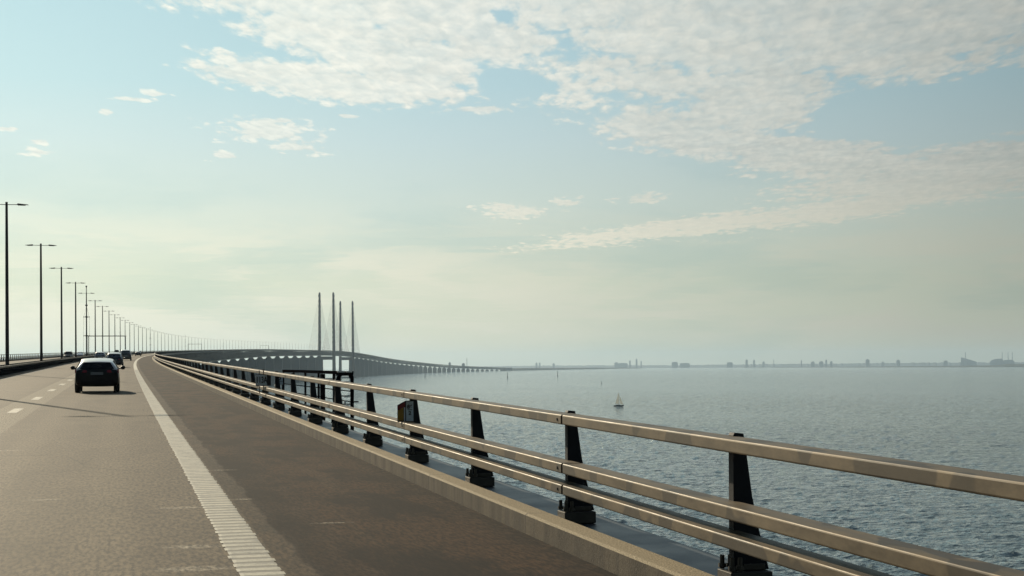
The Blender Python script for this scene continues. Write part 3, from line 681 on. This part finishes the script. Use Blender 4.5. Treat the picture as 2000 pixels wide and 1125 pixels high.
# number sign 113A hung on the rails
r = empty('number_sign', tuple(P(48.9, 4.30, 0)), -head(48.9)); tag(r, 'small square grey sign reading 113A clamped to the right railing', 'sign')
mb = MB(); mb.box((.00, 0, .905), (.37, .05, .37)); mb.box((.235, .10, .905), (.10, .25, .36)); mb.build('frame', 'sign_black', r, bevel=.006)
mb = MB(); mb.box((-.005, -.028, .905), (.335, .008, .335)); pl = mb.build('panel', 'sign_grey', r)
text_mesh(pl, 'lettering', '113A', .27, Matrix.Translation((-.005, -.034, .905)) @ UP, bold=.006, xs=.60)
mb = MB()
for x in (-.075, .055):
    mb.box((x, -.01, 1.14), (.025, .03, .14)); mb.box((x, -.01, .62), (.025, .03, .24)); mb.box((x, .05, 1.20), (.025, .15, .015))
mb.build('clamp', 'black_plastic', r)
r = empty('plate_sign', tuple(P(47.6, 4.72, 0)), -head(47.6)); tag(r, 'pale plate half hidden behind the top rail, just right of the 113A sign', 'sign')
mb = MB(); mb.box((0, 0, .96), (.22, .012, .34)); pl = mb.build('panel', 'sign_grey', r)
mb = MB(); mb.box((0, -.008, .89), (.215, .008, .014)); mb.build('rule', 'sign_black', pl)
text_mesh(pl, 'lettering', 'B', .20, Matrix.Translation((0, -.010, 1.0)) @ UP, bold=.004)
mb = MB(); mb.box((.10, .02, .60), (.04, .04, 1.0)); mb.build('stake', 'dark_steel', r)
# little round lamp beside it
r = empty('marker_lamp', tuple(P(47.3, 4.60, 0)), 0); tag(r, 'small round pale lamp on the middle rail beside the 113A sign', 'lamp')
mb = MB(); mb.tube([(0,0,.715), (0,0,.735), (0,0,.77), (0,0,.80), (0,0,.825)], [.02,.05,.062,.05,.015], 10); mb.build('globe', 'fixture_white', r)
mb = MB(); mb.box((0,0,.70), (.07,.07,.03)); mb.build('foot', 'black_plastic', r)

# distance marker with red-yellow side and number panel on the fourth post
r = empty('distance_marker', tuple(P(24.35, 4.43, 0)), -head(24.35)); tag(r, 'folded marker with red and yellow side and grey number panel on the railing', 'distance marker')
M_l = Matrix(((.115, 0, 0, 0), (0, 1, 0, 0), (0, 0, 1, 0), (0, 0, 0, 1)))
# left wing: from fold (0,0) to the far left (-.118,.06)
def wing(poly, y, th, name, matn, par):     # poly in (t,z): t 0 at fold, 1 at outer edge
    mb = MB(); A = Vector((0, 0, 0)); B_ = Vector((-.118, .075, 0)); nrm = Vector((-.53, -.85, 0))
    vv = [tuple(A+(B_-A)*t+nrm*y+Vector((0,0,z))) for t, z in poly] + [tuple(A+(B_-A)*t+nrm*(y-th)+Vector((0,0,z))) for t, z in poly]; n = len(poly)
    mb.add(vv, [tuple(range(n)), tuple(range(n, 2*n))] + [(i, (i+1) % n, (i+1) % n+n, i+n) for i in range(n)]); return mb.build(name, matn, par)
w = wing([(0, .695), (1, .690), (1, .965), (0, 1.035)], 0, .01, 'side_panel', 'sign_black', r)
wing([(.06, .94), (.93, .885), (.93, .950), (.06, 1.015)], .002, .004, 'red_band', 'sign_red', w)
wing([(.22, .72), (.93, .715), (.93, .878), (.22, .930)], .002, .004, 'yellow_field', 'sign_yellow', w)
wing([(.04, .71), (.18, .71), (.18, .93), (.04, .93)], .002, .004, 'white_edge', 'sign_grey', w)
mb = MB(); mb.box((.073, 0, .865), (.142, .012, .345)); pn = mb.build('number_panel', 'sign_black', r)
mb = MB(); mb.box((.068, -.008, .867), (.118, .005, .315)); mb.build('face', 'sign_grey', pn)
text_mesh(pn, 'lettering', '86', .085, Matrix.Translation((.068, -.012, .935)) @ UP, bold=.003)
mb = MB(); mb.box((.068, -.012, .890), (.075, .003, .010)); mb.build('rule', 'sign_black', pn)
text_mesh(pn, 'lettering', '2', .085, Matrix.Translation((.068, -.012, .835)) @ UP, bold=.003)

# ------------------------------------------------------------------ service platform outside the railing
s0p, s1p = 41.0, 59.0; zl = float(zd(41.0))
r = empty('service_platform', tuple(P(50, 5.9, 0)), -head(50)); tag(r, 'black steel service platform hanging outside the railing, right of the 113A sign', 'platform')
LY0, LY1 = -9.0, 9.0; rise = zl-float(P(50, 5.9, 0).z)      # local z of the level at the near end
mb = MB(); mb.box((-.30, 0, rise-.35), (1.0, 18, .06)); mb.bar((.15, LY0, rise-.42), (.15, LY1, rise-.42), .08, .2); mb.build('walkway', 'deck_steel', r)
mb = MB(); mb.bar((.10, LY0, rise+1.23), (.10, LY1, rise+1.23), .09, .095); mb.build('handrail', 'matt_black', r)
for z in (.74, .46): mb = MB(); mb.tube([(.10, LY0, rise+z), (.10, LY1, rise+z)], .016, 6); mb.build('mid_rail', 'matt_black', r)
for y in (LY0+3.6, LY0+7.2, LY0+10.8, LY0+14.4, LY1):
    mb = MB(); mb.box((.10, y, rise+.42), (.06, .09, 1.56)); mb.build('stanchion', 'matt_black', r)
# heavy frame at the near end
mb = MB(); y = LY0
mb.prism([(.06, rise-.5), (.145, rise-.5), (.145, rise+1.12), (.10, rise+1.22), (.02, rise+1.22), (.02, rise+1.12), (.06, rise+1.08)], y-.05, y+.05)
mb.prism([(-.34, rise-.5), (-.22, rise-.5), (-.20, rise+1.20), (-.28, rise+1.20)], y-.05, y+.05)
mb.bar((-.32, y, rise+1.19), (.10, y, rise+1.19), .08, .07); mb.bar((-.45, y, rise-.2), (-.28, y, rise+1.15), .05, .05); mb.bar((.06, y, rise+.46), (.27, y, rise+.46), .04, .035)
mb.bar((-.22, y, rise+.62), (.08, y, rise+.62), .03, .03); mb.bar((-.22, y, rise+.40), (.08, y, rise+.40), .03, .03)
mb.build('end_frame', 'matt_black', r)
for x, z, d in ((-.20, 1.265, (.20, .08, .03)), (.01, 1.262, (.16, .08, .03)), (-.06, 1.0, (.16, .06, .035)), (-.06, .96, (.10, .06, .03)), (-.06, .60, (.12, .05, .04)), (-.10, .46, (.05, .05, .09)), (-.05, .36, (.12, .05, .035)), (-.20, .60, (.03, .03, .03))):
    mb = MB(); mb.box((x, y-.07, rise+z), d); mb.build('bracket', 'fixture_white', r, bevel=.006)
for y in (-3.5, -2.9):
    mb = MB(); mb.box((.05, y, rise+.30), (.07, .07, 1.75)); mb.build('hanger', 'matt_black', r)

# ------------------------------------------------------------------ vehicles
def make_car(label, paint, kind='hatch', tail=True):
    L = {'hatch': 4.2, 'saloon': 4.6, 'suv': 4.6, 'van': 5.2}[kind]; Wd = {'hatch': 1.80, 'saloon': 1.80, 'suv': 1.88, 'van': 1.95}[kind]
    Hh = {'hatch': 1.46, 'saloon': 1.42, 'suv': 1.66, 'van': 1.98}[kind]; w = Wd/2
    root = empty('car' if kind != 'van' else 'van')
    # stations y (0 = rear bumper face), z of lower edge, belt z, belt half width, roof half width, roof z
    if kind == 'saloon':
        S = [(.00,.42,.80,.86,.82,.86), (.06,.32,.94,.93,.88,1.00), (.25,.28,.98,.97,.90,1.04), (.75,.26,.97,.99,.74,1.10), (1.35,.25,.94,1.0,.66,1.36), (1.9,.25,.92,1.0,.67,1.42),
             (2.5,.25,.91,1.0,.67,1.41), (3.0,.25,.91,1.0,.69,1.28), (3.45,.25,.92,.99,.80,.99), (4.0,.27,.84,.97,.82,.90), (4.45,.30,.66,.90,.75,.76), (4.6,.42,.56,.78,.6,.62)]
    else:
        k = Hh
        S = [(.00,.40,.78,.90,.86,.82), (.05,.30,.92,.95,.88,.99), (.13,.28,.95,.97,.80,1.12*k/1.46), (.34,.26,.95,.98,.70,Hh-.18), (.60,.25,.95,.99,.69,Hh-.125), (1.2,.25,.94,1.0,.70,Hh-.04), (1.9,.25,.93,1.0,.70,Hh),
             (2.45,.25,.92,1.0,.70,Hh-.07), (3.05,.25,.93,.99,.80,1.02), (3.6,.27,.86,.97,.84,.93), (L-.15,.30,.66,.90,.75,.74), (L,.42,.55,.78,.6,.60)]
        if kind == 'van': S = [(a, b_, c*1.15, d, e+.10 if .1 < a < 2.5 else e, f_*1.12 if f_ < 1.1 else f_) for a, b_, c, d, e, f_ in S]
    mb = MB(); vs_ = []
    for (y, zb, zbelt, bw, rw, zr) in S:
        zm = (zb+zbelt)/2
        ring = [(0, zb), (.80*w*bw, zb), (.97*w*bw, zb+.06), (w*bw, zm), (w*bw*.985, zbelt-.06), (w*bw*.95, zbelt), (w*(bw*.95+rw)/2+.012, (zbelt+zr)/2), (w*rw+.03, zr-.07), (w*rw-.04, zr-.015), (0, zr+.015)]
        vs_ += [(x, y, z) for x, z in ring] + [(-x, y, z) for x, z in ring[-2:0:-1]]
    n = 18; fs = [(k*n+i, k*n+(i+1) % n, (k+1)*n+(i+1) % n, (k+1)*n+i) for k in range(len(S)-1) for i in range(n)]
    fs += [tuple(range(n)), tuple(range(len(vs_)-n, len(vs_)))]
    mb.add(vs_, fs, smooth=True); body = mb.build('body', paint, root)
    body.data.materials.append(MATS['paint_sky_sheen'])  # sky reflection on roof and rear pillars, put into the paint colour
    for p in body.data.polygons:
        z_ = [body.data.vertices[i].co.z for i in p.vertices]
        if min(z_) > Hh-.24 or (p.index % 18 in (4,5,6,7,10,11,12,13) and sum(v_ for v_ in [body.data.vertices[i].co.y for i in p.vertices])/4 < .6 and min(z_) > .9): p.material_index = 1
    sub = body.modifiers.new('s', 'SUBSURF'); sub.levels = 1; sub.render_levels = 2
    # glass
    def glass(name, pts):
        mb = MB(); mb.add(pts, [tuple(range(len(pts)))]); o = mb.build(name, 'glass_dark', root); so_ = o.modifiers.new('t', 'SOLIDIFY'); so_.thickness = .02; so_.offset = 0; return o
    zbv = .97 if kind != 'van' else 1.1
    if kind == 'saloon': glass('rear_window', [(-.70, .72, 1.12), (.70, .72, 1.12), (.56, 1.30, 1.385), (-.56, 1.30, 1.385)])
    else:
        gt = Hh-.205; zb_ = zbv+.02
        glass('rear_window', [(-.68*w/.9, .045, zb_), (.68*w/.9, .045, zb_), (.53*w/.9, .275, gt), (-.53*w/.9, .275, gt)])
    for f in (-1, 1):
        y0, y1 = (.75, 3.05) if kind != 'saloon' else (1.1, 3.1)
        zt = Hh-.12
        glass('side_window', [(f*(w*.955), y0-.1, zbv+.02), (f*(w*.955), y1, zbv+.02), (f*(w*.73), y1-.55, zt), (f*(w*.73), y0+.15, zt)])
    glass('windscreen', [(-.68, L-1.15, 1.02), (.68, L-1.15, 1.02), (.56, L-1.78, Hh-.10), (-.56, L-1.78, Hh-.10)])
    for f in (-1, 1):
        mb = MB(); x0, x1 = f*.40*w/.9, f*.87*w/.9; zt_ = .93 if kind != 'van' else 1.02
        mb.add([(x0, -.012, zt_-.09), (x1, .05, zt_-.12), (x1+f*.01, .10, zt_+.06), (x0, .02, zt_+.0), (x0, .12, zt_-.09), (x1, .2, zt_-.12), (x1, .22, zt_+.04), (x0, .15, zt_+.03)],
               [(0,1,2,3), (4,5,6,7), (0,1,5,4), (1,2,6,5), (2,3,7,6), (3,0,4,7)]); mb.build('taillight', 'taillight_red', root, bevel=.01)
        mb = MB(); mb.box((f*.62, L-.12, .68), (.34, .18, .14)); mb.build('headlight', 'headlight_glass', root, bevel=.03)
        mb = MB(); mb.tube([(f*(w*.92), L-1.35, 1.00), (f*(w+.05), L-1.35, 1.01), (f*(w+.09), L-1.35, 1.03), (f*(w+.19), L-1.34, 1.04), (f*(w+.22), L-1.33, 1.04)], [.022, .035, .085, .085, .045], 8); mb.build('mirror', paint, root)
        for y in (.80, L-.85):
            rad = .325 if kind != 'van' else .35
            mb = MB(); mb.tube([(f*(w-.24), y, rad), (f*(w-.22), y, rad), (f*(w-.03), y, rad), (f*(w-.005), y, rad)], [rad-.03, rad, rad, rad-.03], 20); wh = mb.build('wheel', 'rubber', root)
            mb = MB(); mb.tube([(f*(w-.03), y, rad), (f*w, y, rad)], rad*.62, 12); mb.build('rim', 'rim_metal', wh)
    mb = MB(); mb.box((0, -.01, .42), (1.30*w/.9, .10, .20)); mb.box((0, .05, .31), (.9, .10, .06)); mb.build('bumper', 'black_plastic', root, bevel=.03)
    mb = MB(); mb.box((0, -.035 if kind != 'saloon' else -.03, .80), (.50, .02, .11)); mb.build('number_plate', 'plate_white', root)
    mb = MB(); mb.tube([(0, .62, Hh-.02), (0, .60, Hh+.06)], [.02, .012], 6); mb.build('antenna', 'black_plastic', root)
    if kind == 'suv':
        for f in (-1, 1): mb = MB(); mb.tube([(f*.56, .65, Hh+.02), (f*.57, .8, Hh+.06), (f*.57, 2.1, Hh+.06), (f*.56, 2.3, Hh+.01)], .02, 6); mb.build('roof_rail', 'black_plastic', root)
    tag(root, label, 'van' if kind == 'van' else 'car', 'cars on the bridge')
    return root
def place(o, s, off, back=False, scale=1.0):
    o.matrix_local = FR(s, off, .004) @ Matrix.Rotation(math.pi if back else 0, 4, 'Z') @ Matrix.Scale(scale, 4)
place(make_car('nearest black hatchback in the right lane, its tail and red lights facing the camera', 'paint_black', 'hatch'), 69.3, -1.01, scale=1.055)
place(make_car('dark blue estate car just beyond the nearest black hatchback, partly hidden by it', 'paint_navy', 'suv'), 171.0, -1.05)
place(make_car('dark grey van in the right lane, beyond the blue estate car', 'paint_grey', 'van'), 282.0, -.72)
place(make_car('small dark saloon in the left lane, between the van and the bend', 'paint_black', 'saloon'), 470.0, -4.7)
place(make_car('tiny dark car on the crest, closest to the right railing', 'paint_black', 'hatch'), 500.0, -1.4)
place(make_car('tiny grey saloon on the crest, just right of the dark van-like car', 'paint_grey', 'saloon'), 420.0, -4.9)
place(make_car('distant silver car in the left lane, just above the blue estate car', 'paint_silver', 'suv'), 262.0, -4.6)
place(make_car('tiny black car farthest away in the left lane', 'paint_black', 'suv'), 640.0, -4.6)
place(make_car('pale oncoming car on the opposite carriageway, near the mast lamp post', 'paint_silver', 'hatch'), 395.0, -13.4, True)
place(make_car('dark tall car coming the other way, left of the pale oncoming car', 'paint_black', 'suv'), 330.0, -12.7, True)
place(make_car('dark oncoming van beneath the nearest gantry', 'paint_black', 'van'), 640.0, -13.4, True)

# ------------------------------------------------------------------ boats and sea marks
def sea_dist(px, py):
    a = math.atan((px-1000)/F); y = py+.0047*(px-1000); t = (y-710.5)/F*math.cos(a)   # drop per metre
    return (t-math.sqrt(max(0, t*t-2*H/RE)))*RE
d = sea_dist(1208, 793.5); p = ground_pt(1208, d, 0)
r = empty('sailing_boat', tuple(p), R(-4)); tag(r, 'small sailing yacht with dark hull and pale sails alone on the open sea', 'sailing boat')
mb = MB(); lv = []
for y, hw, zk, zd_ in ((-4.0,.75,.2,.85), (-2.5,1.15,-.2,.85), (0,1.35,-.3,.9), (2.0,1.05,-.2,1.0), (3.4,.45,0,1.15), (4.1,.05,.3,1.25)):
    lv.append([(y, -hw, zd_), (y, -hw*.8, (zk+zd_)/2-.1), (y, 0, zk), (y, hw*.8, (zk+zd_)/2-.1), (y, hw, zd_)])
v = [q for l_ in lv for q in l_]
mb.add(v, [(k*5+i, k*5+(i+1) % 5, (k+1)*5+(i+1) % 5, (k+1)*5+i) for k in range(5) for i in range(5)] + [(0,1,2,3,4), (25,26,27,28,29)]); mb.build('hull', 'hull_dark', r)
mb = MB(); mb.box((-.5, 0, 1.15), (3.0, 1.3, .5), taper=.85); mb.build('cabin', 'hull_pale', r)
mb = MB(); mb.tube([(.3,0,.8), (.3,0,11.2)], [.09,.06], 6); mb.tube([(.3,0,2.0), (-3.2,0,1.9)], .07, 6); mb.build('mast', 'marker_dark', r)
mb = MB(); g = [(.2,.04,10.9), (-.2,.04,10.4), (-1.4,.25,6.5), (-2.7,.15,2.1), (.2,.04,2.1)]; mb.add(g+[(a,b_+.03,c) for a,b_,c in g], [(0,1,2,3,4), (9,8,7,6,5)]+[(i,(i+1)%5,(i+1)%5+5,i+5) for i in range(5)]); mb.build('mainsail', 'sail_cloth', r)
mb = MB(); g = [(.45,0,9.0), (3.8,0,1.3), (1.2,.45,1.7)]; mb.add(g+[(a,b_+.03,c) for a,b_,c in g], [(0,1,2), (5,4,3)]+[(i,(i+1)%3,(i+1)%3+3,i+3) for i in range(3)]); mb.build('jib', 'sail_cloth', r)
for px, yt, yb, lab in ((991, 727.5, 738, 'dark channel marker post in the sea, just right of the bridge end'),
                        (1089, 724.7, 735, 'thin dark channel marker post in the sea, the farthest to the right'),
                        (830, 729, 737, 'thin channel marker post in the sea in front of the bridge piers'),
                        (708, 737, 741, 'short marker post in the sea below the bridge, just above the right railing')):
    d = sea_dist(px, yb); hgt_ = (yb-yt)/px_m(px, d); w_ = max(.55, .9*d/4000)
    r = empty('channel_marker', tuple(ground_pt(px, d, 0))); tag(r, lab, 'channel marker', 'channel markers off the bridge')
    mb = MB(); mb.tube([(0,0,-1), (0,0,hgt_*.25), (0,0,hgt_*.28), (0,0,hgt_*.92)], [w_*1.5, w_*1.4, w_*.8, w_*.7], 8); mb.build('post', 'marker_dark', r)
    mb = MB(); mb.tube([(0,0,hgt_*.92), (0,0,hgt_)], [w_, w_*.2], 8); mb.build('topmark', 'marker_dark', r)
d = sea_dist(1174.5, 749); r = empty('buoy', tuple(ground_pt(1174.5, d, 0))); tag(r, 'small dark buoy in the sea above and left of the sailing yacht', 'buoy')
mb = MB(); mb.tube([(0,0,-.5), (0,0,.8)], 1.0, 10); mb.build('float', 'marker_dark', r); mb = MB(); mb.tube([(0,0,.8), (0,0,4.2)], [.45,.25], 6); mb.build('tower', 'marker_dark', r)

# ------------------------------------------------------------------ far buildings
def block(px0, px1, pyt, d, label, kind='slab', name='building'):
    pc = (px0+px1)/2; wd = (px1-px0)/px_m(pc, d); ht = max(8, z_of(pc, pyt, d)); g = np.random.default_rng(int(px0*7))
    r = empty(name, tuple(ground_pt(pc, d, 0)), -math.atan((pc-1000)/F)); tag(r, label, 'building')
    dp = max(18, min(wd, 60))
    if kind == 'dome':
        mb = MB(); rr_ = wd/2; mb.tube([(0,0,0), (0,0,ht-rr_*.9), (0,0,ht-rr_*.45), (0,0,ht-rr_*.12), (0,0,ht)], [rr_, rr_, rr_*.85, rr_*.45, .5], 14); mb.build('drum', 'city_block', r)
        mb = MB(); mb.tube([(0,0,ht), (0,0,ht+6)], 1.2, 6); mb.build('finial', 'city_roof', r); return r
    if kind == 'mast':
        mb = MB(); mb.tube([(0,0,0), (0,0,ht*.9), (0,0,ht)], [wd*.7, wd*.42, wd*.2], 8); mb.build('shaft', 'city_block', r)
        mb = MB(); mb.tube([(0,0,ht*.8), (0,0,ht*.84)], wd*.8, 8); mb.build('gallery', 'city_roof', r); return r
    mb = MB(); mb.box((0,0,ht*.46), (wd, dp, ht*.92))
    if wd > 60: mb.box((-wd*.28, 2, ht*.95), (wd*.22, dp*.6, ht*.08)); mb.box((wd*.22, -2, ht*.94), (wd*.3, dp*.5, ht*.07))
    mb.build('wall', 'city_block', r)
    mb = MB(); mb.box((wd*.06, 0, ht*.96), (wd*.55, dp*.6, ht*.08)); mb.box((-wd*.2, 0, ht*.935), (wd*.2, dp*.3, ht*.03)); mb.build('roof', 'city_roof', r)
    mb = MB()
    for k in range(int(ht*.9//14)): mb.box((0, -dp/2-.3, 7+k*14), (wd*.92, .5, 3.5))
    if mb.v: mb.build('window_band', 'city_roof', r)
    return r
DC = 19300
for a in ((1046, 1049.5, 708, 'left of two faint slim towers rising over the shore behind the bridge end', 'slab'), (1052.5, 1055.5, 708, 'right of two faint slim towers rising over the shore behind the bridge end', 'slab'),
          (1079, 1084, 709.8, 'faint low tower alone on the shore right of the twin towers', 'slab'), (1200, 1207, 707.5, 'faint short block at the left end of the wide hall on the shore', 'slab'),
          (1207, 1226, 709, 'wide low faint hall above the tip of the island', 'slab'), (1229, 1232, 704, 'slim faint tower just right of the wide hall', 'slab'),
          (1241.5, 1245, 700.5, 'tallest slim tower above the tip of the island', 'slab'), (1251, 1253.5, 705, 'short slim tower right of the tallest one above the island tip', 'slab'),
          (1312, 1324, 707, 'faint square block on the shore, above and right of the sailing yacht', 'slab'), (1328, 1347, 709, 'long low faint block right of the square block on the shore', 'slab'),
          (1420, 1431, 707.5, 'faint broad block rising gently left of the two towers', 'slab'), (1456, 1460.5, 702, 'left and wider of the two dark towers where the low island begins', 'slab'), (1471, 1474.5, 702.5, 'right of the two dark towers where the low island begins', 'slab'),
          (1489, 1493.5, 706, 'small stub block right of the two dark towers', 'slab'), (1510.6, 1512, 702, 'thin mast between the stub block and the chimney', 'mast'),
          (1564, 1566.5, 703, 'thin faint chimney tower above the low island', 'mast'), (1584, 1591, 706, 'squat block right of the thin chimney tower', 'slab'),
          (1600, 1608, 705.5, 'wide uneven block left of the pointed tower', 'slab'), (1612, 1615.5, 702.5, 'pointed tower between two lower blocks', 'slab'), (1621, 1626, 705.5, 'low block just right of the pointed tower', 'slab'),
          (1690, 1698.5, 701, 'left and taller of two faint round domes on the skyline', 'dome'), (1750, 1758, 702.3, 'right and lower of two faint round domes on the skyline', 'dome'),
          (1722, 1726, 706, 'tiny block between the two round domes', 'slab'), (1843, 1851, 704, 'low block left of the building with the sloping roof', 'slab')):
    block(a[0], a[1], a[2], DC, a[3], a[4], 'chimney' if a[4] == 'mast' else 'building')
# plant with the sloping roof and one chimney
def plant(px0, px1, prof, stacks, label, d=DC):
    pc = (px0+px1)/2; k = px_m(pc, d); r = empty('power_station', tuple(ground_pt(pc, d, 0)), -math.atan((pc-1000)/F)); tag(r, label, 'power station')
    mb = MB(); poly = [((px0-pc)/k, 0), ((px1-pc)/k, 0)] + [((x-pc)/k, z_of(x, y, d)) for x, y in prof[::-1]]
    mb.prism(poly, -40, 40); mb.build('hall', 'city_block', r)
    for x, y, w_ in stacks:
        mb = MB(); h_ = z_of(x, y, d); mb.tube([((x-pc)/k, 0, 0), ((x-pc)/k, 0, h_*.96), ((x-pc)/k, 0, h_)], [w_, w_*.7, w_*.8], 10); mb.build('chimney', 'city_roof', r)
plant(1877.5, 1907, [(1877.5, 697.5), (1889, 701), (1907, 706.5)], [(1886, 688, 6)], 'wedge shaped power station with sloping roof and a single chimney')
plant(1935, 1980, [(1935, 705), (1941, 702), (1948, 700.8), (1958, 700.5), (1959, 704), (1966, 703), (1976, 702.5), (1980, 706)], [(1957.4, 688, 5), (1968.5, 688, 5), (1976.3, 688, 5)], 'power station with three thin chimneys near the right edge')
# structures on the island at the end of the bridge
block(876, 880.5, 707.5, 9000, 'small faint block showing above the far right end of the bridge deck', 'slab')
block(902, 908, 709.3, 9000, 'second faint block above the end of the bridge deck, left of a thin mast', 'slab')
block(911.4, 912.4, 698.5, 9000, 'thin tall mast above the right end of the bridge deck', 'mast', 'radio_mast')

# ------------------------------------------------------------------ haze
mb = MB(); mb.box((0, 12300, 85), (56000, 29400, 290)); hz = mb.build('haze', 'city_block')
hm = bpy.data.materials.new('haze_air'); hm.use_nodes = True; T = NT(hm.node_tree); o_ = T.n('ShaderNodeOutputMaterial'); v_ = T.n('ShaderNodeVolumePrincipled')
v_.inputs['Color'].default_value = (.60, .80, .98, 1); v_.inputs['Density'].default_value = 4.3e-5; v_.inputs['Anisotropy'].default_value = .35
T.l(v_.outputs[0], o_.inputs['Volume']); hz.data.materials.clear(); hz.data.materials.append(hm)
tag(hz, 'thin pale sea haze over the water', 'haze', kind='stuff'); hz['kind'] = 'stuff'
